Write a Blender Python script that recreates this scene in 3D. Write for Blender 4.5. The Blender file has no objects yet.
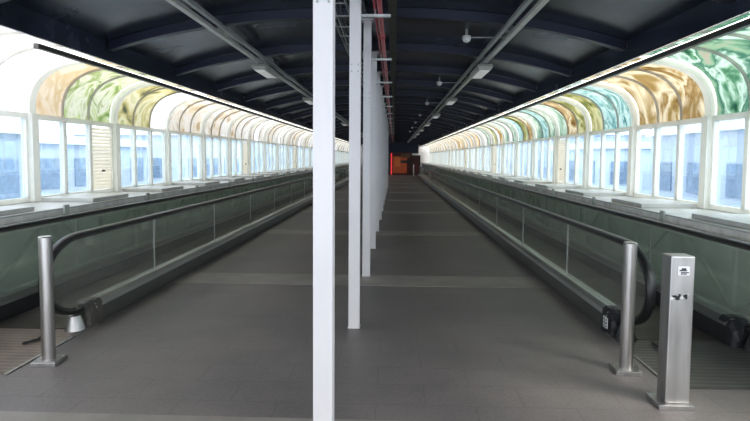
import bpy, bmesh, math, random
from mathutils import Vector
random.seed(7)
PI = math.pi
scene = bpy.context.scene
COL = scene.collection

# ------------------------------------------------------------------ materials
def newmat(name):
    m = bpy.data.materials.new(name); m.use_nodes = True
    nt = m.node_tree; nt.nodes.clear()
    out = nt.nodes.new('ShaderNodeOutputMaterial')
    return m, nt, out

def N(nt, t, **kw):
    n = nt.nodes.new(t)
    for k, v in kw.items():
        if k in n.inputs: n.inputs[k].default_value = v
        else: setattr(n, k, v)
    return n

def ramp(nt, fac, stops, interp='LINEAR'):
    r = nt.nodes.new('ShaderNodeValToRGB'); cr = r.color_ramp; cr.interpolation = interp
    while len(cr.elements) > 1: cr.elements.remove(cr.elements[-1])
    cr.elements[0].position = stops[0][0]; cr.elements[0].color = (*stops[0][1], 1)
    for p, c in stops[1:]:
        e = cr.elements.new(p); e.color = (*c, 1)
    nt.links.new(fac, r.inputs[0]); return r.outputs[0]

def mat(name, col, rough=.5, metal=0., var=.12, scale=6., stretch=(1, 1, 1), bump=0., spec=.5, rvar=0.):
    """principled with a soft procedural mottling"""
    m, nt, out = newmat(name)
    p = N(nt, 'ShaderNodeBsdfPrincipled', Roughness=rough, Metallic=metal)
    p.inputs['Specular IOR Level'].default_value = spec
    tc = nt.nodes.new('ShaderNodeTexCoord'); mp = nt.nodes.new('ShaderNodeMapping')
    mp.inputs['Scale'].default_value = stretch
    nt.links.new(tc.outputs['Object'], mp.inputs[0])
    no = N(nt, 'ShaderNodeTexNoise', Scale=scale, Detail=5.)
    nt.links.new(mp.outputs[0], no.inputs['Vector'])
    a = tuple(max(0, c * (1 - var)) for c in col); b = tuple(min(1, c * (1 + var)) for c in col)
    c = ramp(nt, no.outputs['Fac'], [(.3, a), (.7, b)])
    nt.links.new(c, p.inputs['Base Color'])
    if rvar:
        mr = N(nt, 'ShaderNodeMapRange'); mr.inputs[3].default_value = rough - rvar; mr.inputs[4].default_value = rough + rvar
        nt.links.new(no.outputs['Fac'], mr.inputs[0]); nt.links.new(mr.outputs[0], p.inputs['Roughness'])
    if bump:
        b_ = N(nt, 'ShaderNodeBump', Strength=bump, Distance=.01)
        nt.links.new(no.outputs['Fac'], b_.inputs['Height']); nt.links.new(b_.outputs[0], p.inputs['Normal'])
    nt.links.new(p.outputs[0], out.inputs[0])
    return m

def emat(name, col, strength, base=(.8, .8, .8)):
    m, nt, out = newmat(name)
    p = N(nt, 'ShaderNodeBsdfPrincipled', Roughness=.5)
    p.inputs['Base Color'].default_value = (*base, 1)
    no = N(nt, 'ShaderNodeTexNoise', Scale=4.)
    c = ramp(nt, no.outputs['Fac'], [(.3, tuple(x * .85 for x in col)), (.7, col)])
    nt.links.new(c, p.inputs['Emission Color']); p.inputs['Emission Strength'].default_value = strength
    nt.links.new(p.outputs[0], out.inputs[0]); return m

def glassmat(name, tint, refl=.12, rough=.03, tr=1.):
    """thin pane: tinted see-through plus a fresnel-weighted reflection"""
    m, nt, out = newmat(name)
    t = N(nt, 'ShaderNodeBsdfTransparent'); t.inputs[0].default_value = (*tint, 1)
    g = N(nt, 'ShaderNodeBsdfGlossy', Roughness=rough); g.inputs[0].default_value = (.9, .95, .93, 1)
    lw = N(nt, 'ShaderNodeLayerWeight', Blend=.25)
    mr = N(nt, 'ShaderNodeMapRange'); mr.inputs[3].default_value = refl * .5; mr.inputs[4].default_value = min(.9, refl * 4)
    nt.links.new(lw.outputs['Fresnel'], mr.inputs[0])
    mx = nt.nodes.new('ShaderNodeMixShader')
    nt.links.new(mr.outputs[0], mx.inputs[0]); nt.links.new(t.outputs[0], mx.inputs[1]); nt.links.new(g.outputs[0], mx.inputs[2])
    nt.links.new(mx.outputs[0], out.inputs[0]); return m

def veiledglass(name, tint, veil, amt, refl=.12):  # pale diffuse veil brightens the panes, standing in for light on the sides
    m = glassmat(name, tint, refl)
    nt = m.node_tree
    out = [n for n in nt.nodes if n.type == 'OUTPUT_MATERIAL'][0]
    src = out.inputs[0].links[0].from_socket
    d = N(nt, 'ShaderNodeBsdfDiffuse'); d.inputs[0].default_value = (*veil, 1)
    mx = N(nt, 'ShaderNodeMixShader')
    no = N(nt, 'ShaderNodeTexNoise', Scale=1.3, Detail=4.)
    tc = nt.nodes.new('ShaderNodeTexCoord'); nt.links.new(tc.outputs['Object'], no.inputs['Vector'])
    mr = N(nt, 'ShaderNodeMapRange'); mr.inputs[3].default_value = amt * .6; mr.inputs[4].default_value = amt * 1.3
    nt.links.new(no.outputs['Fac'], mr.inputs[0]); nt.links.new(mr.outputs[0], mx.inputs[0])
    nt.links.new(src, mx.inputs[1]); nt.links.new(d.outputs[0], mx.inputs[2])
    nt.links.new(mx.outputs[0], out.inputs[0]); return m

MUR = .60
def mural(name, cols, scale=1.2, seed=0., dist=2.5, opac=.35):
    """painted translucent vault sheet"""
    m, nt, out = newmat(name)
    tc = nt.nodes.new('ShaderNodeNewGeometry'); mp = nt.nodes.new('ShaderNodeMapping')
    mp.inputs['Location'].default_value = (seed * 3.1, seed * 1.7, seed)
    nt.links.new(tc.outputs['Position'], mp.inputs[0])
    if name != 'vault_glare': cols = [tuple(MUR * x ** 1.35 for x in c_) for c_ in cols]
    n1 = N(nt, 'ShaderNodeTexNoise', Scale=scale, Detail=4., Distortion=dist * .55)
    nt.links.new(mp.outputs[0], n1.inputs['Vector'])
    k = len(cols)
    stops = [(.30 + .4 * i / (k - 1), c) for i, c in enumerate(cols)]
    c = ramp(nt, n1.outputs['Fac'], stops)
    d = N(nt, 'ShaderNodeBsdfDiffuse'); t = N(nt, 'ShaderNodeBsdfTranslucent')
    g = N(nt, 'ShaderNodeBsdfGlossy', Roughness=.25)
    nt.links.new(c, d.inputs[0]); nt.links.new(c, t.inputs[0])
    mx = N(nt, 'ShaderNodeMixShader', Fac=1 - opac)
    nt.links.new(d.outputs[0], mx.inputs[1]); nt.links.new(t.outputs[0], mx.inputs[2])
    m2 = N(nt, 'ShaderNodeMixShader', Fac=.05)
    nt.links.new(mx.outputs[0], m2.inputs[1]); nt.links.new(g.outputs[0], m2.inputs[2])
    nt.links.new(m2.outputs[0], out.inputs[0]); return m

WHITE = mat('white_paint', (.80, .80, .78), .45, var=.05, scale=3)
COLUMNW = mat('column_paint', (.66, .64, .635), .4, var=.05, scale=5, stretch=(1, 1, .3))
FRAMEW = mat('window_frame_paint', (.84, .84, .80), .4, var=.04)
LOUVREW = mat('louvre_paint', (.84, .81, .74), .5, var=.06)
GREYTRIM = mat('grey_trim', (.32, .33, .32), .5, var=.1)
STEEL = mat('brushed_steel', (.50, .48, .46), .34, 1., var=.12, scale=9, stretch=(6, 6, .4), rvar=.08)
STEEL2 = mat('dull_steel', (.46, .45, .44), .42, 1., var=.15, scale=5, stretch=(3, 3, .5), rvar=.1)
DECK = mat('deck_profile_metal', (.43, .44, .42), .33, .85, var=.15, scale=4, stretch=(1, .2, 1), rvar=.08)
CLAD = mat('cladding_metal', (.12, .118, .112), .38, .7, var=.2, scale=4, stretch=(1, .3, 1), rvar=.08)
RUBBER = mat('handrail_rubber', (.010, .010, .011), .38, var=.2)
BLACK = mat('black_plastic', (.022, .023, .026), .4, var=.2)
NAVY = mat('navy_roof_sheet', (.034, .044, .072), .24, .35, var=.35, scale=1.4, rvar=.1, spec=.6)
NAVYB = mat('navy_beam_paint', (.012, .016, .040), .38, .1, var=.25, scale=2)
OLIVE = mat('dark_olive_paint', (.035, .04, .028), .5, var=.3, scale=8)
REDP = mat('red_pipe_paint', (.38, .03, .045), .35, var=.2, scale=5)
CAPM = mat('cap_dark_brown', (.085, .080, .066), .4, var=.25)
GALV = mat('galvanised_metal', (.42, .43, .42), .4, .6, var=.2, scale=9)
TUBEW = mat('rail_enamel', (.50, .49, .45), .4, var=.12, scale=5)
LAMPM = emat('lamp_diffuser', (1, .97, .9), .12)
PARGREY = mat('parapet_grey', (.76, .74, .68), .6, var=.18, scale=7)
TRUSS = mat('truss_paint', (.50, .54, .48), .5, var=.12)
BACKPAN = mat('back_panel', (.60, .64, .58), .55, var=.2, scale=2)
SILLM = mat('sill_paint', (.50, .50, .47), .45, var=.12, scale=5)
GLASSW = glassmat('window_glass', (.90, .95, .99), .06, .02)
GLASSB = veiledglass('balustrade_glass', (.93, .94, .92), (.50, .48, .44), .07, .06)
GLASSO = veiledglass('outer_balustrade_glass', (.86, .90, .86), (.66, .72, .66), .20, .06)

def add_trans(m, f, c):
    nt = m.node_tree; out = [n for n in nt.nodes if n.type == 'OUTPUT_MATERIAL'][0]
    src = out.inputs[0].links[0].from_socket
    t = N(nt, 'ShaderNodeBsdfTranslucent'); t.inputs[0].default_value = (*c, 1)
    mx = N(nt, 'ShaderNodeMixShader', Fac=f)
    nt.links.new(src, mx.inputs[1]); nt.links.new(t.outputs[0], mx.inputs[2]); nt.links.new(mx.outputs[0], out.inputs[0])
add_trans(FRAMEW, .4, (.95, .95, .90)); add_trans(LOUVREW, .6, (.95, .92, .84))
# floor: dark wet-look tiles with joints and mottled tone
def floor_mat():
    m, nt, out = newmat('floor_tiles')
    p = N(nt, 'ShaderNodeBsdfPrincipled')
    tc = nt.nodes.new('ShaderNodeTexCoord')
    br = N(nt, 'ShaderNodeTexBrick', Scale=1.)
    br.offset = .5
    br.inputs['Brick Width'].default_value = .62; br.inputs['Row Height'].default_value = .30
    br.inputs['Mortar Size'].default_value = .004; br.inputs['Bias'].default_value = 0.
    br.inputs['Color1'].default_value = (.188, .176, .172, 1); br.inputs['Color2'].default_value = (.197, .184, .179, 1)
    br.inputs['Mortar'].default_value = (.158, .148, .145, 1)
    nt.links.new(tc.outputs['Object'], br.inputs['Vector'])
    n1 = N(nt, 'ShaderNodeTexNoise', Scale=.9, Detail=8., Roughness=.65)
    nt.links.new(tc.outputs['Object'], n1.inputs['Vector'])
    n2 = N(nt, 'ShaderNodeTexNoise', Scale=45., Detail=3.)
    nt.links.new(tc.outputs['Object'], n2.inputs['Vector'])
    w = ramp(nt, n1.outputs['Fac'], [(.3, (.74, .73, .75)), (.7, (1.24, 1.19, 1.14))])
    w2 = ramp(nt, n2.outputs['Fac'], [(.3, (.9, .9, .9)), (.7, (1.1, 1.1, 1.1))])
    mx = N(nt, 'ShaderNodeMix', data_type='RGBA', blend_type='MULTIPLY'); mx.inputs[0].default_value = 1
    nt.links.new(br.outputs['Color'], mx.inputs[6]); nt.links.new(w, mx.inputs[7])
    m2 = N(nt, 'ShaderNodeMix', data_type='RGBA', blend_type='MULTIPLY'); m2.inputs[0].default_value = 1
    nt.links.new(mx.outputs[2], m2.inputs[6]); nt.links.new(w2, m2.inputs[7])
    nt.links.new(m2.outputs[2], p.inputs['Base Color'])
    mr = N(nt, 'ShaderNodeMapRange'); mr.inputs[3].default_value = .36; mr.inputs[4].default_value = .56
    nt.links.new(n1.outputs['Fac'], mr.inputs[0]); nt.links.new(mr.outputs[0], p.inputs['Roughness'])
    b_ = N(nt, 'ShaderNodeBump', Strength=.25, Distance=.004)
    nt.links.new(n2.outputs['Fac'], b_.inputs['Height']); nt.links.new(b_.outputs[0], p.inputs['Normal'])
    nt.links.new(p.outputs[0], out.inputs[0]); return m
FLOOR = floor_mat()
STRIP = mat('pale_floor_strip', (.30, .275, .25), .5, var=.14, scale=3, bump=.1)

def ribbed(name, ca, cb, scale, axis='Y', rough=.4, metal=.3):
    m, nt, out = newmat(name)
    p = N(nt, 'ShaderNodeBsdfPrincipled', Roughness=rough, Metallic=metal)
    tc = nt.nodes.new('ShaderNodeTexCoord')
    wv = N(nt, 'ShaderNodeTexWave', Scale=scale, Distortion=.25); wv.bands_direction = axis
    wv.inputs['Detail'].default_value = 2
    nt.links.new(tc.outputs['Object'], wv.inputs['Vector'])
    no = N(nt, 'ShaderNodeTexNoise', Scale=3., Detail=6.); nt.links.new(tc.outputs['Object'], no.inputs['Vector'])
    c = ramp(nt, wv.outputs['Fac'], [(.25, ca), (.75, cb)])
    w = ramp(nt, no.outputs['Fac'], [(.3, (.7, .7, .7)), (.7, (1.2, 1.2, 1.2))])
    mx = N(nt, 'ShaderNodeMix', data_type='RGBA', blend_type='MULTIPLY'); mx.inputs[0].default_value = 1
    nt.links.new(c, mx.inputs[6]); nt.links.new(w, mx.inputs[7]); nt.links.new(mx.outputs[2], p.inputs['Base Color'])
    b_ = N(nt, 'ShaderNodeBump', Strength=.4, Distance=.004)
    nt.links.new(wv.outputs['Fac'], b_.inputs['Height']); nt.links.new(b_.outputs[0], p.inputs['Normal'])
    nt.links.new(p.outputs[0], out.inputs[0]); return m
BELT = ribbed('pallet_belt', (.10, .096, .088), (.19, .182, .168), 14, 'X', .45, .4)
LANDL = ribbed('landing_plate_brown', (.20, .165, .135), (.27, .225, .185), 5, 'Y', .5, .2)
LANDR = ribbed('landing_plate_grey', (.085, .083, .082), (.13, .127, .122), 5, 'Y', .45, .3)
COMB = ribbed('comb_plate', (.06, .055, .05), (.13, .12, .11), 20, 'X', .4, .6)

# ------------------------------------------------------------------ geometry helpers
class MB:
    def __init__(s): s.bm = bmesh.new()
    def box(s, x0, x1, y0, y1, z0, z1):
        v = [s.bm.verts.new(p) for p in ((x0,y0,z0),(x1,y0,z0),(x1,y1,z0),(x0,y1,z0),(x0,y0,z1),(x1,y0,z1),(x1,y1,z1),(x0,y1,z1))]
        for f in ((0,3,2,1),(4,5,6,7),(0,1,5,4),(1,2,6,5),(2,3,7,6),(3,0,4,7)): s.bm.faces.new([v[i] for i in f])
        return s
    def loft(s, rings, cap=True, closed=True):
        R = [[s.bm.verts.new(p) for p in r] for r in rings]
        n = len(R[0])
        for a, b in zip(R, R[1:]):
            for i in range(n if closed else n - 1):
                j = (i + 1) % n; s.bm.faces.new((a[i], a[j], b[j], b[i]))
        if cap and closed:
            s.bm.faces.new(R[0][::-1]); s.bm.faces.new(R[-1])
        return s
    def extr_y(s, prof, y0, y1):
        """closed (x,z) profile extruded along y"""
        return s.loft([[(x, y0, z) for x, z in prof], [(x, y1, z) for x, z in prof]])
    def tube(s, pts, r, n=10, r2=None):
        pts = [Vector(p) for p in pts]; rings = []
        up0 = Vector((0, 0, 1))
        for i, p in enumerate(pts):
            d = (pts[min(i+1, len(pts)-1)] - pts[max(i-1, 0)]).normalized()
            u = up0 if abs(d.z) < .95 else Vector((1, 0, 0))
            a = d.cross(u).normalized(); b = a.cross(d)
            rr = r if r2 is None else r + (r2 - r) * i / (len(pts) - 1)
            rings.append([tuple(p + a * math.cos(2*PI*k/n) * rr + b * math.sin(2*PI*k/n) * rr) for k in range(n)])
        return s.loft(rings)
    def bar(s, p, q, w, h=None):
        """rectangular bar from p to q"""
        p = Vector(p); q = Vector(q); h = h or w
        d = (q - p).normalized(); u = Vector((1, 0, 0)) if abs(d.x) < .9 else Vector((0, 0, 1))
        a = d.cross(u).normalized(); b = a.cross(d)
        r = lambda c: [tuple(c + a*i*w/2 + b*j*h/2) for i, j in ((-1,-1),(1,-1),(1,1),(-1,1))]
        return s.loft([r(p), r(q)])
    def lathe(s, prof, cx=0, cy=0, n=24):
        return s.loft([[(cx + r*math.cos(2*PI*k/n), cy + r*math.sin(2*PI*k/n), z) for k in range(n)] for r, z in prof])
    def build(s, name, m, parent=None, loc=(0,0,0), bevel=0, smooth=False):
        bmesh.ops.recalc_face_normals(s.bm, faces=s.bm.faces[:])
        if bevel:
            bmesh.ops.bevel(s.bm, geom=s.bm.edges[:], offset=bevel, segments=2, affect='EDGES', profile=.6)
        me = bpy.data.meshes.new(name); s.bm.to_mesh(me); s.bm.free()
        if smooth:
            for p in me.polygons: p.use_smooth = True
            me.set_sharp_from_angle(angle=math.radians(40))
        me.materials.append(m)
        o = bpy.data.objects.new(name, me); COL.objects.link(o); o.location = loc
        if parent: o.parent = parent
        return o

def tag(o, label=None, cat=None, group=None, kind=None):
    if label: o['label'] = label
    if cat: o['category'] = cat
    if group: o['group'] = group
    if kind: o['kind'] = kind
    return o
def empty(name, loc=(0,0,0)):
    o = bpy.data.objects.new(name, None); COL.objects.link(o); o.location = loc; o.empty_display_size = .2
    return o
def copy_tree(o, parent=None):
    c = o.copy(); COL.objects.link(c)
    if parent: c.parent = parent
    for ch in [x for x in KIDS.get(o.name, [])]: copy_tree_child(ch, c)
    return c
KIDS = {}
def copy_tree_child(ch, parent):
    c = ch.copy(); COL.objects.link(c); c.parent = parent
    for g in KIDS.get(ch.name, []): copy_tree_child(g, c)
def reg(root):
    """remember the children of a finished prototype so copies are cheap"""
    for o in list(bpy.data.objects):
        if o.parent == root:
            KIDS.setdefault(root.name, []).append(o); reg(o)

ORD = ['nearest','second','third','fourth','fifth','sixth','seventh','eighth','ninth','tenth','eleventh','twelfth','thirteenth','fourteenth','fifteenth','sixteenth','seventeenth','eighteenth','nineteenth','twentieth','twenty-first','twenty-second','twenty-third','twenty-fourth','twenty-fifth','twenty-sixth','twenty-seventh','twenty-eighth']
P = 2.13; S0 = 6.97
NB = 26                       # stations -2 .. NB-1
def S(k): return S0 + P * k
YEND = S(NB - 1) + .6
SIDE = {-1: 'left', 1: 'right'}

# ------------------------------------------------------------------ floor
tag(MB().box(-4.6, 4.6, -1.5, YEND + .3, -.3, 0).build('floor', FLOOR), kind='structure')
n = 0
for y0, y1 in [(2.35, 3.09)] + [(S(k) - .55, S(k) + .03) for k in range(0, NB, 2)]:
    n += 1
    tag(MB().box(-2.28, 2.26, y0, y1, -.004, .003).build('trim_%d' % n, STRIP), kind='structure')

# ------------------------------------------------------------------ roof
def zc(x):                     # underside of the roof beams
    return 3.31 - .42 * min(1, abs(x) / 3.3) ** 2.5
XS = [-3.3 + 6.6 * i / 32 for i in range(33)]
m_ = MB()
m_.loft([[(x, -1.5, zc(x) + .13) for x in XS], [(x, YEND, zc(x) + .13) for x in XS]], cap=False, closed=False)
m_.loft([[(x, -1.5, zc(x) + .17) for x in XS], [(x, YEND, zc(x) + .17) for x in XS]], cap=False, closed=False)
for sx in (-1, 1): m_.box(min(sx*3.3, sx*3.34), max(sx*3.3, sx*3.34), -1.5, YEND, 2.765, 3.03)
tag(m_.build('ceiling', NAVY), kind='structure')

m_ = MB()
# I shaped beam: bottom flange, web, and a lighter intermediate purlin
def arcband(m, y0, y1, dz0, dz1):
    xs = [-3.28 + 6.56 * i / 28 for i in range(29)]
    m.loft([[(x, y0, zc(x)+dz0), (x, y1, zc(x)+dz0), (x, y1, zc(x)+dz1), (x, y0, zc(x)+dz1)] for x in xs])
arcband(m_, -.02, .02, 0.015, .125); arcband(m_, -.06, .06, 0, .016)
beam = m_.build('roof_beam', NAVYB, loc=(0, S(-2), 0))
for k in range(-2, NB):
    b = beam if k == -2 else beam.copy()
    if k != -2: COL.objects.link(b)
    b.location = (0, S(k), 0)
    tag(b, 'navy steel cross beam arching under the roof above the %s white post' % ORD[k+2], 'roof beam', 'navy roof cross beams')
PX = .058                      # x of the post row
# ------------------------------------------------------------------ posts
def h_section(m, z0, z1, w=.098, d=.10, t=.009):
    m.box(-w/2, w/2, -d/2, -d/2+t, z0, z1); m.box(-w/2, w/2, d/2-t, d/2, z0, z1)
    m.box(-t/2, t/2, -d/2+t, d/2-t, z0, z1)
root = empty('steel_post', (PX, S(-2), 0))
m_ = MB(); h_section(m_, .012, 3.265); m_.build('shaft', COLUMNW, root)
MB().box(-.055, .055, -.055, .055, 0, .012).build('base_plate', COLUMNW, root, bevel=.002)
MB().box(-.075, .075, -.075, .075, 3.265, 3.288).build('cap_plate', COLUMNW, root)
for x in (-.028, .028):
    for z in (2.30, 2.36): MB().tube([(0, 0, 0), (0, -.006, 0)], .006, 8).build('bolt', GREYTRIM, root, loc=(x, -.05, z))
reg(root)
for k in range(-2, 11):
    r = root if k == -2 else copy_tree(root)
    r.location = (PX, S(k), 0)
    tag(r, ('%s white H-section steel post of the central row' % ORD[k+2]) + (', counted from the front' if k > -2 else ', tall in the foreground'), 'post', 'white posts down the centre')

# longitudinal centre members
tag(MB().box(.33, .425, -1.0, YEND, 3.10, 3.33).build('ridge_beam', OLIVE, bevel=.004), 'dark olive lengthwise beam hanging under the roof right of the posts', 'beam')
tag(MB().box(-.05, .05, -1.0, YEND, 3.322, 3.44).build('spine_beam', NAVYB), 'navy lengthwise beam carried on top of the central white posts', 'beam')
# red pipes
t = MB().tube([(.275, y, 2.831) for y in (-.5, 12, 24, 36, 48)], .022, 12)
pp = empty('sprinkler_pipe', (.275, 0, 2.831)); tag(pp, 'thick red sprinkler pipe on brackets beside the central white posts', 'pipe')
t.build('pipe', REDP, pp, loc=(-.275, 0, -2.831), smooth=True)
for k in range(-1, 8):
    MB().tube([(0, -.04, 0), (0, .04, 0)], .030, 12).build('coupling', REDP, pp, loc=(0, S(k) + 1.0, 0), smooth=True)
pp = empty('conduit', (.225, 0, 2.872)); tag(pp, 'thin red conduit running beside the thicker red pipe', 'conduit')
MB().tube([(0, y, 0) for y in (-.5, 12, 24, 36, 48)], .011, 8).build('tube', REDP, pp, smooth=True)
br = None
for k in range(-2, 11):
    if br is None:
        br = empty('pipe_bracket')
        m_ = MB(); m_.box(0, .26, -.018, .018, -.012, .012); m_.box(0, .005, -.03, .03, -.05, .05); m_.build('arm', GALV, br)
        MB().tube([(.125, 0, .013), (.125, 0, .060)], .006, 8).build('clip', GALV, br)
        reg(br); b = br
    else: b = copy_tree(br)
    b.location = (PX + .05, S(k), 2.790)
    tag(b, 'galvanised bracket arm holding the red pipes on the %s white post' % ORD[k+2], 'bracket', 'pipe bracket arms')
# ladder tray left of the posts
pp = empty('cable_ladder', (-.2, 0, 3.13)); tag(pp, 'grey ladder shaped cable tray under the roof left of the white posts', 'cable tray')
m_ = MB()
for x in (-.10, .10): m_.box(x-.006, x+.006, -.5, YEND-.2, -.025, .025)
m_.build('side_rail', GALV, pp)
m_ = MB()
for i in range(95): m_.box(-.094, .094, i*.5 - .4, i*.5 - .38, -.02, -.01)
tag(m_.build('rungs', GALV, pp), kind='stuff')
for i, x in enumerate((-.06, -.02, .03)):
    pts = [(x + .012*math.sin(y*1.3+i), y, 0.004) for y in [j*.5 for j in range(0, 94)]]
    MB().tube(pts, .011, 6).build('cable', BLACK if i else GREYTRIM, pp, smooth=True)
m_ = MB()
for k in range(-2, NB): m_.bar((.08, S(k), .02), (.08, S(k), .19), .012)
tag(m_.build('hanger', GALV, pp), kind='stuff')

# ------------------------------------------------------------------ lighting rails at x = +-2.03 and their lamps
for s in (-1, 1):
    pp = empty('lighting_rail', (s*1.95, 0, 3.19))
    tag(pp, 'pale metal lighting rail running lengthwise under the %s half of the roof' % SIDE[s], 'lighting rail')
    MB().box(-.035, .035, -.5, YEND-.3, -.03, .02).build('channel', TUBEW, pp, bevel=.004)
    MB().box(-s*.14-.025, -s*.14+.025, -.5, YEND-.3, -.005, .04).build('cable_duct', GREYTRIM, pp)
    m_ = MB()
    for k in range(-2, NB): m_.box(-.05 - (.12 if s > 0 else 0), .05 + (.12 if s < 0 else 0), S(k)-.02, S(k)+.02, .02, .05)
    tag(m_.build('clamp', GREYTRIM, pp), kind='stuff')
lamp = None
for s in (-1, 1):
    for i, y in enumerate((9.9, 15.1, 20.4, 25.6, 30.9, 36.1, 41.4)):
        if lamp is None:
            lamp = empty('flood_lamp')
            m_ = MB(); m_.loft([[(-.10,-.50,-.02),(.14,-.50,-.02),(.14,.50,-.02),(-.10,.50,-.02)], [(-.11,-.54,-.07),(.15,-.54,-.07),(.15,.54,-.07),(-.11,.54,-.07)], [(-.08,-.50,-.12),(.12,-.50,-.12),(.12,.50,-.12),(-.08,.50,-.12)]])
            m_.build('housing', TUBEW, lamp, bevel=.008)
            MB().box(-.065, .105, -.46, .46, -.132, -.118).build('diffuser', LAMPM, lamp, bevel=.004)
            MB().box(.0, .04, -.03, .03, -.02, -.012).build('mounting', GREYTRIM, lamp)
            reg(lamp); l = lamp
        else: l = copy_tree(lamp)
        l.location = (s*1.95 - .02, y, 3.17)
        tag(l, '%s rectangular lamp, from the front, under the %s lighting rail' % (ORD[i], SIDE[s]), 'lamp', 'lamps on the lighting rails')
det = None
for i, y in enumerate((7.9, 12.6, 17.25, 21.9, 26.6, 31.3, 36.0)):
    if det is None:
        det = empty('smoke_detector')
        MB().lathe([(.055, .05), (.062, .03), (.062, 0), (.045, -.03), (.015, -.045), (.001, -.047)], n=20).build('head', WHITE, det, smooth=True)
        MB().box(.06, .55, -.008, .008, .02, .036).build('conduit', GALV, det)
        MB().tube([(0, 0, .05), (0, 0, .16)], .02, 8).build('stem', GREYTRIM, det)
        reg(det); d = det
    else: d = copy_tree(det)
    d.location = (1.43, y, 3.24)
    tag(d, '%s round white detector, from the front, on the dark roof beside the right rail' % ORD[i], 'detector', 'round detectors')

# ------------------------------------------------------------------ side walls
W = 4.40; ZB = .93; ZS = 2.07
def arcpt(t, r=0.):            # vault section, t 0..1 from spring to eave
    a = t * PI / 2
    return (3.30 + (W - 3.30 + r) * math.cos(a) ** .72, ZS + (.75 + r) * math.sin(a) ** .72)
T = [.985 * (i / 22) for i in range(23)]

# murals
LC = {-2: 0, -1: 0, 0: 1, 1: 2, 2: 3, 3: 3, 4: 4}
warmw = (.93, .90, .86)
mats = {
 'white': mural('vault_glare', [(.93,.92,.95), (.80,.78,.80), (.95,.95,.95)], .8, 1, opac=.2),  # glare of the overexposed sheets put into the colour as white
 'peach': mural('mural_peach', [(.75,.50,.30), (.85,.70,.50), (.92,.82,.68), (.78,.64,.42), (.88,.80,.65)], 1.6, 2),
 'green': mural('mural_green', [(.25,.38,.12), (.62,.70,.40), (.88,.88,.74), (.40,.50,.20), (.80,.80,.62)], 2.2, 3),
 'olive': mural('mural_olive', [(.22,.24,.16), (.70,.64,.35), (.90,.86,.66), (.55,.58,.30)], 1.8, 4),
 'beige': mural('mural_beige', [(.52,.38,.24), (.85,.74,.56), (.94,.90,.84), (.70,.58,.42)], 1.8, 5),
 'cream': mural('mural_cream', [(.66,.52,.40), (.90,.84,.74), (.95,.93,.90), (.82,.78,.62)], 1.6, 6),
 'swirl': mural('mural_swirl', [(.05,.18,.12), (.22,.42,.28), (.70,.86,.74), (.10,.28,.20), (.38,.55,.40), (.55,.50,.42)], .9, 7, 4.),
 'brown': mural('mural_brown', [(.30,.20,.09), (.50,.38,.18), (.88,.80,.62), (.42,.30,.13), (.72,.60,.40)], 1.2, 8, 3.),
 'teal': mural('mural_teal', [(.14,.32,.32), (.38,.60,.58), (.70,.84,.80), (.26,.46,.42), (.55,.72,.66)], 2.6, 9),
 'moss': mural('mural_moss', [(.14,.20,.08), (.38,.38,.16), (.74,.72,.48), (.22,.34,.18)], 1.8, 10),
 'sea': mural('mural_sea', [(.16,.30,.24), (.45,.60,.48), (.80,.86,.76), (.30,.42,.34)], 1.8, 11),
 'amber': mural('mural_amber', [(.55,.32,.10), (.85,.60,.28), (.93,.85,.68), (.62,.42,.22)], 1.6, 12),
 'grey': mural('mural_grey', [(.50,.50,.46), (.80,.80,.76), (.92,.92,.90), (.62,.64,.58)], 1.6, 13),
}
look = {'white': 'glare-whitened', 'peach': 'peach and cream', 'green': 'leafy green and cream', 'olive': 'olive and yellow', 'beige': 'beige and brown', 'cream': 'cream and tan',
        'swirl': 'swirling dark green', 'brown': 'brown and cream', 'teal': 'speckled teal', 'moss': 'mossy olive', 'sea': 'sea green', 'amber': 'amber orange', 'grey': 'pale grey'}
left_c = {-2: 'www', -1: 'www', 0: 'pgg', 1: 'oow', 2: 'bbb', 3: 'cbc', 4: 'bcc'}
key = dict(w='white', p='peach', g='green', o='olive', b='beige', c='cream', s='swirl', r='brown', t='teal', m='moss', e='sea', a='amber', y='grey')
right_c = {-2: 'sss', -1: 'sss', 0: 'rrr', 1: 'ttm', 2: 'mre', 3: 'ete', 4: 'rmt', 5: 'eye', 6: 'aym', 7: 'yey', 8: 'yya', 9: 'aya', 10: 'yya', 11: 'caa'}
def codes(s, k):
    if s < 0: return left_c.get(k, ['ccb', 'cwc', 'cbc', 'wcc'][k % 4])
    return right_c.get(k, ['aac', 'yca', 'cca', 'cyc'][k % 4])

ribs = {}; thin = {}; sheet = {}
for s in (-1, 1):
    m_ = MB()
    w = .060
    inner = [arcpt(t * .94, -.065) for t in T]
    outer = [arcpt(t * .94, .05) for t in T]
    m_.loft([[(s*a[0], -w, a[1]), (s*a[0], w, a[1]), (s*b[0], w, b[1]), (s*b[0], -w, b[1])] for a, b in zip(inner, outer)])
    ribs[s] = m_.build('arch_rib_curve', FRAMEW, smooth=False).data
    bpy.data.objects.remove(bpy.data.objects['arch_rib_curve'])
    m_ = MB(); w = .009
    inner = [arcpt(t, -.02) for t in T]; outer = [arcpt(t, .02) for t in T]
    m_.loft([[(s*a[0], -w, a[1]), (s*a[0], w, a[1]), (s*b[0], w, b[1]), (s*b[0], -w, b[1])] for a, b in zip(inner, outer)])
    thin[s] = m_.build('tmp', mat('glazing_bar_%d' % s, (.48, .46, .42), .5)).data; bpy.data.objects.remove(bpy.data.objects['tmp'])
    m_ = MB()
    pts = [arcpt(t, .01) for t in T]
    L = (P - .145) / 3 - .004
    m_.loft([[(s*x, -L/2, z) for x, z in pts], [(s*x, L/2, z) for x, z in pts]], cap=False, closed=False)
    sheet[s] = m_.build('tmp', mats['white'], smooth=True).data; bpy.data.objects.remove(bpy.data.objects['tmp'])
post_me = {}
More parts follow.
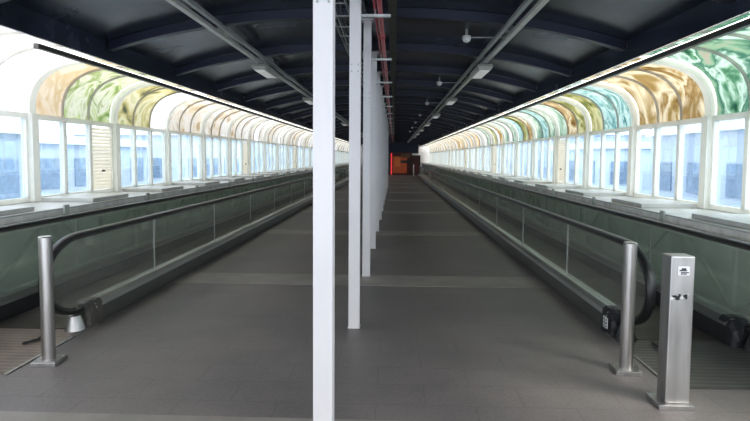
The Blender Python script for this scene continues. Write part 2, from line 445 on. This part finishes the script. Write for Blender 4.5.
for s in (-1, 1):
    m_ = MB(); m_.box(min(s*(W-.10), s*(W+.05)), max(s*(W-.10), s*(W+.05)), -.068, .068, ZB, ZS + .02)
    post_me[s] = m_.build('tmp', FRAMEW, bevel=.006).data; bpy.data.objects.remove(bpy.data.objects['tmp'])

def inst(name, me, parent, loc=(0,0,0), m=None):
    o = bpy.data.objects.new(name, me); COL.objects.link(o); o.parent = parent; o.location = loc
    if m:
        o.material_slots[0].link = 'OBJECT'; o.material_slots[0].material = m
    return o

for s in (-1, 1):
    for k in range(-2, NB):
        r = empty('arch_rib', (0, S(k), 0))
        tag(r, '%s white curved rib with its upright, from the front, along the %s side' % (ORD[k+2], SIDE[s]), 'arch rib', 'white arch ribs along the %s side' % SIDE[s])
        inst('curved_rib', ribs[s], r); inst('upright', post_me[s], r)

# windows: frame, three panes (or two panes and a louvre)
def frame_bay(s, kinds, name):
    root = empty(name)
    y = [-P/2 + .07 + i * (P - .14) / 3 for i in range(4)]
    x0, x1 = sorted((s*(W-.04), s*(W+.03)))
    m_ = MB()
    m_.box(x0, x1, y[0], y[3], ZB, ZB+.06); m_.box(x0, x1, y[0], y[3], ZS-.05, ZS+.02)
    for i in range(3):
        a = y[i]; b = y[i+1]
        m_.box(x0, x1, a, a+.035, ZB+.06, ZS-.05); m_.box(x0, x1, b-.035, b, ZB+.06, ZS-.05)
    m_.build('frame', FRAMEW, root)
    for i in range(3):
        a = y[i] + .035; b = y[i+1] - .035
        if kinds[i] == 'L':
            m_ = MB(); nsl = 18
            for j in range(nsl):
                z = ZB + .07 + j * (ZS - ZB - .14) / nsl
                m_.loft([[(s*(W-.035), a, z), (s*(W-.027), a, z), (s*(W+.010), a, z+.052), (s*(W+.002), a, z+.052)],
                         [(s*(W-.035), b, z), (s*(W-.027), b, z), (s*(W+.010), b, z+.052), (s*(W+.002), b, z+.052)]])
            lv = m_.build('louver', LOUVREW, root)
            MB().box(min(s*(W-.06), s*(W-.035)), max(s*(W-.06), s*(W-.035)), (a+b)/2-.03, (a+b)/2+.03, 1.28, 1.31).build('handle', BLACK, lv)
        else:
            MB().box(min(s*(W-.006), s*(W)), max(s*(W-.006), s*(W)), a, b, ZB+.06, ZS-.05).build('pane', GLASSW, root)
    reg(root)
    return root
nwin = 0
for s in (-1, 1):
    proto = {}
    for k in range(-2, NB - 1):
        lou = (s < 0 and k >= 0 and k % 4 == 0) or (s > 0 and k >= 2 and k % 4 == 2)
        kinds = 'GGL' if lou else 'GGG'
        nwin += 1
        if kinds not in proto:
            r = frame_bay(s, kinds, 'window_%d' % nwin); proto[kinds] = r
        else:
            r = copy_tree(proto[kinds]); r.name = 'window_%d' % nwin
        r.location = (0, S(k) + P/2, 0); tag(r, kind='structure')
        # vault panel of the same bay: three painted sheets and two thin glazing bars
        c = codes(s, k)
        v = empty('vault_panel', (0, S(k) + P/2, 0))
        nm = []
        for q in c:
            if look[key[q]] not in nm: nm.append(look[key[q]])
        tag(v, '%s vault over the %s window bay, %s side' % (' then '.join(nm[:2]), ORD[k+2], SIDE[s]), 'vault panel', 'painted vault panels on the %s side' % SIDE[s])
        for i in range(3):
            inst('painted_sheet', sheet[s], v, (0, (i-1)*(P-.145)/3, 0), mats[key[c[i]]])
        for i in (-1, 1): inst('glazing_bar', thin[s], v, (0, i*(P-.145)/6, 0))

# parapet: sill top, fascia, truss, back panel
for s in (-1, 1):
    nm = 'wall_' + SIDE[s]
    m_ = MB()
    def bx(m, a, b, y0, y1, z0, z1): m.box(min(s*a, s*b), max(s*a, s*b), y0, y1, z0, z1)
    bx(m_, 3.74, 4.55, -1.5, YEND, 0, .86)
    w = m_.build(nm, BACKPAN); tag(w, kind='structure')
    m_ = MB(); bx(m_, 3.50, 4.46, -1.5, YEND, .908, .925); 
    f = m_.build('trim_%d' % (20 + s), SILLM); tag(f, kind='structure')
    m_ = MB(); bx(m_, 3.502, 3.53, -1.5, YEND, .74, .907)
    f = m_.build('trim_%d' % (30 + s), PARGREY); tag(f, kind='structure')
    tr = empty('truss', (s*3.66, 0, 0)); tag(tr, 'pale green zigzag steel truss under the %s window sill' % SIDE[s], 'truss')
    m_ = MB(); m_.box(-.03, .03, -1, YEND-.3, .02, .09); m_.build('bottom_chord', TRUSS, tr)
    for k in range(-2, NB):
        yk = S(k) - .70
        MB().box(-.03, .03, yk-.045, yk+.045, .09, .865).build('post', TRUSS, tr)
        if k < NB - 1:
            MB().box(-.015, .015, yk+P/2-.02, yk+P/2+.02, .09, .865).build('strut', TRUSS, tr)
            MB().bar((0, yk+.05, .84), (0, yk+P/2-.03, .12), .04, .03).build('diagonal', TRUSS, tr)
            MB().bar((0, yk+P-.05, .84), (0, yk+P/2+.03, .12), .04, .03).build('diagonal', TRUSS, tr)
    pb = None
    for k in range(-2, NB):
        if pb is None:
            pb = MB(); bx(pb, 3.47, 3.70, -.05, .05, 0, .10); bx(pb, 3.60, 4.30, -1.0, -.10, .0, .055)
            pb.bm.free()
            m_ = MB(); m_.box(-.40, .30, -1.02, -.06, 0, .05)
            pb = m_.build('sill_box', SILLM, bevel=.006); b = pb
        else: b = pb.copy(); COL.objects.link(b)
        b.location = (s*3.98 if s > 0 else s*3.88, S(k) + 1.06 , .926)
        tag(b, 'low white box cover on the %s sill below the %s bay of windows' % (SIDE[s], ORD[k+2]), 'sill cover', 'low white covers on the %s sill' % SIDE[s])
    lk = None
    for k in range(-2, NB):
        if lk is None:
            lk = MB().box(-.012, .012, -.045, .045, 0, .22).build('sill_post', TRUSS, bevel=.003); b = lk
        else: b = lk.copy(); COL.objects.link(b)
        b.location = (s*3.487, S(k) - .70, .74)
        tag(b, '%s short pale upright clipped over the %s sill edge, from the front' % (ORD[k+2], SIDE[s]), 'sill post', 'short uprights on the %s sill edge' % SIDE[s])
    # eave lamp track
    tk = empty('lamp_track', (s*3.36, 0, 2.70))
    tag(tk, 'dark lengthwise lamp track with a bright strip below the %s roof edge' % SIDE[s], 'lamp track')
    y0 = 5.62 if s < 0 else 1.0
    MB().box(-.03, .03, y0, YEND-.3, -.035, .02).build('housing', CLAD, tk, bevel=.006)
    MB().box(-.012, .012, y0+.05, YEND-.35, .021, .035).build('light_strip', emat('strip_light_%d' % s, (1, .97, .9), 2.2), tk)
    m_ = MB()
    for k in range(0, 2*NB): 
        y = y0 + .6 + k * P/2
        if y < YEND - .5: m_.tube([(0, y, .02), (0, y, .045)], .008, 6)
    tag(m_.build('hangers', BLACK, tk), kind='stuff')

# ------------------------------------------------------------------ moving walkways
YW0, YW1 = 4.78, 43.6
def walkway(s):
    wy = empty('moving_walkway', (s*2.9, YW0, 0))
    if s < 0: tag(wy, 'long moving walkway on the left with black handrails and brown landing plate', 'moving walkway')
    else: tag(wy, 'long moving walkway on the right with black handrails and dark grey landing', 'moving walkway')
    def put(m, name, mt, **kw):
        return m.build(name, mt, wy, loc=(-s*2.9, -YW0, 0), **kw)
    def prof(pts): return [(s*x, z) for x, z in pts]
    # passenger side cladding and decks
    m_ = MB(); m_.extr_y(prof([(2.315, 0), (2.315, .03), (2.30, .035), (2.315, .165), (2.33, .18), (2.33, 0)]), YW0, YW1); put(m_, 'side_cladding', CLAD)
    m_ = MB(); m_.extr_y(prof([(2.306, .150), (2.312, .190), (2.36, .213), (2.455, .213), (2.49, .17), (2.49, .155)]), YW0, YW1); put(m_, 'inner_deck', DECK)
    m_ = MB(); m_.extr_y(prof([(2.49, .16), (2.50, .01), (2.34, .01), (2.34, .16)]), YW0, YW1); put(m_, 'inner_skirt', CLAD)
    YI = YW0; YO = YW0 - .22
    m_ = MB(); m_.extr_y(prof([(3.22, .16), (3.22, .01), (3.20, .01), (3.205, .16)]), YO, YW1); put(m_, 'outer_skirt', BLACK)
    m_ = MB(); m_.extr_y(prof([(3.20, .155), (3.20, .175), (3.245, .213), (3.42, .213), (3.47, .17), (3.475, 0), (3.23, 0), (3.23, .155)]), YO, YW1); put(m_, 'outer_deck', DECK)
    m_ = MB(); m_.box(min(s*2.505, s*3.195), max(s*2.505, s*3.195), YW0+.15, YW1, .001, .012); put(m_, 'pallet_belt', BELT)
    m_ = MB(); m_.box(min(s*2.505, s*3.195), max(s*2.505, s*3.195), YW0-.18, YW0+.15, .001, .016); put(m_, 'comb_plate', COMB)
    m_ = MB(); m_.box(min(s*2.32, s*3.19), max(s*2.32, s*3.19), 3.63, YW0-.181, .001, .008); put(m_, 'landing_plate', LANDL if s < 0 else LANDR)
    m_ = MB(); m_.box(min(s*3.191, s*3.49), max(s*3.191, s*3.49), 3.63, YO-.12, .001, .008); put(m_, 'side_plate', LANDL if s < 0 else LANDR)
    m_ = MB(); m_.box(min(s*2.298, s*2.318), max(s*2.298, s*2.318), 3.61, YW0, .001, .010); put(m_, 'landing_edge', STEEL2)
    for xr, nmn in ((2.40, 'inner'), (3.34, 'outer')):
        x = s * xr
        YC = YI if nmn == 'inner' else YO
        cy, cz, a, b = YC - .12, .505, .47, .335
        arc = [(cy - a*math.sin(t), cz + b*math.cos(t)) for t in [PI*i/20 for i in range(21)]]
        # glass body
        ga = [(cy - (a-.045)*math.sin(t), cz + (b-.03)*math.cos(t)) for t in [PI*i/20 for i in range(19)]]
        m_ = MB()
        pts = [(YW1-.6, cz+b-.03)] + ga + [(cy+.05, .205), (YW1-.6, .205)]
        m_.loft([[(x-.005, y, z) for y, z in pts], [(x+.005, y, z) for y, z in pts]])
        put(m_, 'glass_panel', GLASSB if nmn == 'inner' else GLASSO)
        m_ = MB(); yj = 6.2
        while yj < YW1 - 1: m_.box(x-.007, x+.007, yj-.006, yj+.006, .21, cz+b-.035); yj += P
        tag(put(m_, 'glass_joint', GREYTRIM), kind='stuff')
        # handrail belt: flat rounded section following the path
        path = [(YW1-.6, cz+b)] + [(y, cz+b) for y in (30, 15, 8)] + arc + [(cy+.12, cz-b-.0)]
        rings = []
        for i, (y, z) in enumerate(path):
            y0, z0 = path[max(0, i-1)]; y1, z1 = path[min(len(path)-1, i+1)]
            dy, dz = y1-y0, z1-z0; l = math.hypot(dy, dz); ny, nz = dz/l, -dy/l    # outward normal
            sec = [(-.036, -.010), (-.040, .004), (-.034, .018), (-.015, .025), (.015, .025), (.034, .018), (.040, .004), (.036, -.010), (.022, -.014), (-.022, -.014)]
            rings.append([(x + u, y + ny*v, z + nz*v) for u, v in sec])
        m_ = MB(); m_.loft(rings); put(m_, 'handrail', RUBBER, smooth=True)
        # steel guide below the rubber
        rings = []
        for i, (y, z) in enumerate(path[:-2]):
            y0, z0 = path[max(0, i-1)]; y1, z1 = path[min(len(path)-1, i+1)]
            dy, dz = y1-y0, z1-z0; l = math.hypot(dy, dz); ny, nz = dz/l, -dy/l
            rings.append([(x + u, y + ny*v, z + nz*v) for u, v in ((-.020, -.035), (-.020, -.0145), (.020, -.0145), (.020, -.035))])
        m_ = MB(); m_.loft(rings); put(m_, 'handrail_guide', CLAD)
        # rubber boot and inlet where the rail dives in
        m_ = MB()
        rr = lambda y, w_, z0, z1: [(x-w_, y, z0), (x+w_, y, z0), (x+w_*.8, y, z1), (x-w_*.8, y, z1)]
        m_.loft([rr(cy+.035, .045, .10, .215), rr(cy+.06, .055, .06, .23), rr(cy+.13, .078, .012, .235)])
        put(m_, 'handrail_inlet', BLACK if s > 0 else CLAD, bevel=.006)
        m_ = MB(); m_.loft([[(x + r_*math.cos(2*PI*q/16), cy-.06 + r_*math.sin(2*PI*q/16), z) for q in range(16)] for r_, z in ((.085, .009), (.066, .08), (.046, .135))])
        put(m_, 'inlet_boot', STEEL2 if s < 0 and nmn == 'inner' else BLACK, smooth=True)
        # shaped end cap of the deck
        o0, o1 = (2.300, 2.495) if nmn == 'inner' else (3.20, 3.475)
        rings = []
        for y, h, ins in ((YC-.10, .06, .03), (YC-.075, .14, .012), (YC-.03, .195, .004), (YC+.03, .222, 0), (YC+.10, .226, -.002)):
            A = o0 + ins; B = o1 - ins
            rings.append([(s*A, y, .002), (s*B, y, .002), (s*B, y, h*.8), (s*(B-.03), y, h), (s*(A+.035), y, h), (s*(A+.008), y, h*.86)])
        m_ = MB(); m_.loft(rings)
        cap = put(m_, 'end_cap', BLACK if s > 0 or nmn == 'outer' else CAPM)
    # warning sticker on the near end cap of the right hand walkway
    return wy
wl = walkway(-1); wr = walkway(1)
# sticker on right inner cap: white square with pictograms (faces the passage)
sx = MB()
X = 2.2985
sx.box(X-.004, X-.001, YW0-.052, YW0+.052, .055, .150)
st = sx.build('warning_sticker', mat('sticker_white', (.75, .75, .74), .5), wr, loc=(-2.9, -YW0, 0))
m_ = MB()
for (y, z, a, b) in ((-.022, .128, .012, .008), (.026, .128, .010, .010), (-.02, .098, .016, .010), (.024, .098, .008, .014), (0, .070, .036, .006)):
    m_.box(X-.0055, X-.004, YW0+y-a, YW0+y+a, z-b, z+b)
m_.build('pictogram', BLACK, st, loc=(0, 0, 0))

# small dark floor bracket beside the left inlet
m_ = MB(); m_.tube([(-2.56, 4.50, .024), (-2.54, 4.40, .034), (-2.52, 4.28, .026), (-2.58, 4.18, .024)], .012, 8)
tag(m_.build('loose_strap', BLACK, smooth=True), 'short dark strap lying on the brown landing plate by the left handrail inlet', 'strap')
m_ = MB(); m_.tube([(2.58, 4.50, .024), (2.56, 4.42, .034), (2.57, 4.28, .026), (2.62, 4.16, .024)], .012, 8)
tag(m_.build('loose_strap', BLACK, smooth=True), 'short dark strap lying on the grey landing behind the right bollard', 'strap')

# ------------------------------------------------------------------ bollards
def bollard(x, y, label, h=.95, r=.047, rot=0, group=None):
    b = empty('bollard', (x, y, 0)); b.rotation_euler.z = rot; tag(b, label, 'bollard', group)
    MB().box(-.09, .09, -.09, .09, .0, .03).build('base_plate', STEEL2, b, bevel=.003)
    MB().lathe([(r, .03), (r, h-.006), (r-.006, h), (.001, h+.001)], n=32).build('tube', STEEL, b, smooth=True)
    for u in (-.07, .07):
        for v in (-.07, .07): MB().lathe([(.008, .03), (.008, .037), (.001, .038)], 0, 0, 8).build('anchor_bolt', STEEL2, b, loc=(u, v, 0))
    return b
bollard(-2.155, 3.86, 'round stainless steel bollard standing before the left walkway newel', rot=.1)
bollard(2.115, 3.92, 'round stainless steel bollard before the right walkway, beside the square one', rot=-.1)
sq = empty('square_bollard', (2.190, 3.42, 0)); tag(sq, 'thick square stainless steel bollard with scuffed stickers at the right', 'bollard')
sq.rotation_euler = (0, 0, -.02)
MB().box(-.125, .090, -.112, .075, 0, .028).build('base_plate', STEEL2, sq, bevel=.003)
MB().loft([[(-.074, -.075, .028), (.074, -.075, .028), (.074, .045, .028), (-.074, .045, .028)], [(-.072, -.075, .955), (.072, -.075, .955), (.072, .045, .955), (-.072, .045, .955)]]).build('box_post', STEEL2, sq, bevel=.008)
def blobs(name, cx, cz, spec, m, par):
    q = MB()
    for dx, dz, w, h in spec: q.box(cx+dx-w, cx+dx+w, -.0775, -.0765, cz+dz-h, cz+dz+h)
    return q.build(name, m, par)
stk = mat('sticker_pale', (.62, .62, .62), .5)
st1 = blobs('sticker', .005, .865, [(0, 0, .035, .028)], stk, sq)
q = MB()
for dx, dz, w, h in ((0, .012, .014, .005), (-.004, .002, .022, .004), (.006, -.010, .024, .003), (.0, -.019, .018, .003)): q.box(.005+dx-w, .005+dx+w, -.0785, -.0776, .865+dz-h, .865+dz+h)
q.build('printing', BLACK, st1)
blobs('scuff', -.026, .705, [(-.018, .0, .014, .007), (.000, -.010, .012, .012), (.012, .006, .007, .010), (.046, .004, .012, .010), (.052, -.010, .006, .006)], BLACK, sq)
blobs('torn_sticker', -.026, .705, [(-.034, -.012, .008, .008), (.026, -.006, .010, .008), (.038, .014, .006, .004), (.062, .014, .005, .004)], stk, sq)

for i, (x, y) in enumerate(((2.02, 44.6), (2.62, 44.6))):
    bollard(x, y, ['pale thin bollard far away before the dark red stand, left of two', 'pale thin bollard far away before the dark red stand, right of two'][i], .95, .06)

# ------------------------------------------------------------------ far end
tag(MB().box(-4.6, 4.6, YEND, YEND+.2, 0, 3.7).build('wall_back', mat('far_wall', (.62, .60, .58), .6)), kind='structure')
tag(MB().box(-3.1, 3.1, YEND-.4, YEND-.3, 1.98, 3.25).build('trim_90', NAVYB), kind='structure')
KY = 46.6
ks = empty('red_stand', (1.1, KY, 0)); tag(ks, 'dark red glowing stand closing the far end of the passage', 'stand')
def kp(m, name, mt): return m.build(name, mt, ks, loc=(-1.1, -KY, 0))
DRED = mat('dark_red_paint', (.085, .010, .008), .4, var=.3)
kp(MB().box(-.40, 1.95, KY+.05, KY+.5, 0, 1.95), 'body', DRED)
kp(MB().box(.28, 1.50, KY, KY+.05, .18, 1.62), 'backlit_panel', emat('red_backlit_panel', (.50, .10, .03), .13, (.16, .03, .012)))
kp(MB().box(.45, .95, KY-.012, KY-.001, .75, 1.55), 'orange_poster', emat('orange_panel', (.75, .22, .06), .10, (.25, .06, .02)))
kp(MB().box(.12, .22, KY, KY+.05, .05, 1.90), 'neon_edge', emat('red_neon', (1, .07, .10), .40, (.5, .02, .02)))
kp(MB().box(-.38, .08, KY-.03, KY+.05, 0, 1.90), 'dark_pier', BLACK)
kp(MB().box(.95, 1.85, KY-.06, KY-.013, 1.05, 1.28), 'dark_sign', BLACK)
kp(MB().box(.95, 1.85, KY-.06, KY-.013, 1.50, 1.86), 'brown_sign', mat('brown_sign', (.16, .085, .035), .5))
kp(MB().box(1.85, 2.66, KY-.1, KY+.04, 0, 1.72), 'counter_block', mat('dark_maroon', (.045, .010, .009), .5))
kp(MB().box(1.95, 2.5, KY-.112, KY-.101, .15, 1.2), 'red_front', DRED)

# ------------------------------------------------------------------ outside
gm = mat('outside_ground', (.62, .68, .74), .8, var=.15, scale=.15)
tag(MB().box(-160, -4.7, -40, 260, -6.2, -6.0).build('ground_left', gm), kind='structure')
tag(MB().box(4.7, 160, -40, 260, -6.2, -6.0).build('ground_right', gm), kind='structure')
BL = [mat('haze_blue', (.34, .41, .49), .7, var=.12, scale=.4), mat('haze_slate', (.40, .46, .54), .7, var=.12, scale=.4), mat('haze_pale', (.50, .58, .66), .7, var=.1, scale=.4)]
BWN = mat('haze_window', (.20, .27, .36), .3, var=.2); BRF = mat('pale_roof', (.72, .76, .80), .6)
def building(x, y, w, d, top, mi, label):
    r = empty('building', (x, y, -6)); tag(r, label, 'building', 'hazy blue buildings outside')
    h = top + 6
    MB().box(-w/2, w/2, -d/2, d/2, 0, h).build('walls', BL[mi], r)
    MB().box(-w/2-.2, w/2+.2, -d/2-.2, d/2+.2, h, h+.35).build('roof', BRF, r)
    sgn = -1 if x > 0 else 1
    f = int(h // 2.6)
    for j in range(f):
        m_ = MB(); z = 1.0 + j*2.6
        nn = max(2, int(d // 2.4))
        for i in range(nn):
            yy = -d/2 + (i+.5)*d/nn
            m_.box(min(sgn*w/2, sgn*(w/2+.05)), max(sgn*w/2, sgn*(w/2+.05)), yy-.7, yy+.7, z, z+1.2)
        nn = max(2, int(w // 2.4))
        for i in range(nn):
            xx = -w/2 + (i+.5)*w/nn
            m_.box(xx-.7, xx+.7, -d/2-.05, -d/2, z, z+1.2)
        m_.build('window_row', BWN, r)
bl = [(-14, 13, 5, 9, 2.2), (-17, 25, 7, 10, 2.0), (-16, 39, 7, 12, 2.8), (-20, 58, 9, 16, 3.5), (-22, 82, 10, 20, 4.5), (-24, 112, 12, 24, 6),
      (13.5, 12, 5, 7, 2.0), (16, 22, 7, 8, 2.6), (14, 34, 5, 9, 2.1), (18, 50, 9, 14, 3.4), (20, 74, 10, 18, 4.2), (24, 104, 12, 22, 5.5)]
for i, (x, y, w, d, t) in enumerate(bl):
    building(x, y, w, d, t, i % 3, '%s hazy blue flat-roofed building seen through the %s windows, from the front' % (ORD[i % 6], 'left' if x < 0 else 'right'))
for s in (-1, 1):
    pr_ = empty('outdoor_railing', (s*7.5, 0, -.9)); tag(pr_, 'white horizontal railing outside the %s windows' % SIDE[s], 'railing')
    for z in (1.35, 1.0): MB().box(-.04, .04, 0, 60, z-.05, z).build('rail', WHITE, pr_)
    m_ = MB(); m_.box(-.05, .05, 0, 60, 0, .75); m_.build('solid_panel', WHITE, pr_)
    for i in range(16): MB().box(-.05, .05, i*4-.05, i*4+.05, -5.1, 1.3).build('post', WHITE, pr_)

# ------------------------------------------------------------------ light
wd = bpy.data.worlds.new('World'); scene.world = wd; wd.use_nodes = True
nt = wd.node_tree; nt.nodes.clear()
o_ = nt.nodes.new('ShaderNodeOutputWorld'); bg = nt.nodes.new('ShaderNodeBackground')
tc = nt.nodes.new('ShaderNodeTexCoord'); sp = nt.nodes.new('ShaderNodeSeparateXYZ')
nt.links.new(tc.outputs['Generated'], sp.inputs[0])
c = ramp(nt, sp.outputs['Z'], [(0., (.75, .85, 1.0)), (.15, (.90, .94, 1.0)), (1., (.98, .98, 1.0))])
nt.links.new(c, bg.inputs[0]); bg.inputs[1].default_value = 1.9
nt.links.new(bg.outputs[0], o_.inputs[0])
sun = bpy.data.lights.new('sun', 'SUN'); sun.energy = 1.5; sun.angle = math.radians(25); sun.color = (1, .96, .9)
so = bpy.data.objects.new('sun', sun); COL.objects.link(so); so.rotation_euler = (math.radians(25), math.radians(38), 0)

# ------------------------------------------------------------------ camera
cam = bpy.data.cameras.new('camera'); co = bpy.data.objects.new('camera', cam); COL.objects.link(co)
cam.sensor_width = 36; cam.lens = 540 / 750 * 36; cam.clip_start = .05; cam.clip_end = 500
f = 540; pit = math.radians(3.6); cam.shift_y = -((210.5 - 157) - f * math.tan(pit)) / 750; yaw = math.atan((394 - 375) / f * math.cos(pit))
co.location = (.41, 0, 1.55)
from mathutils import Euler, Matrix
co.rotation_euler = (Euler((PI/2 - pit, 0, yaw)).to_matrix() @ Matrix.Rotation(math.radians(.4), 3, 'Z')).to_euler()
scene.camera = co
scene.view_settings.view_transform = 'Standard'; scene.view_settings.look = 'None'
scene.view_settings.exposure = .88; scene.view_settings.gamma = .93
scene.cycles.use_denoising = True
scene.cycles.max_bounces = 10; scene.cycles.diffuse_bounces = 5; scene.cycles.glossy_bounces = 4; scene.cycles.transparent_max_bounces = 24
scene.cycles.sample_clamp_indirect = 6
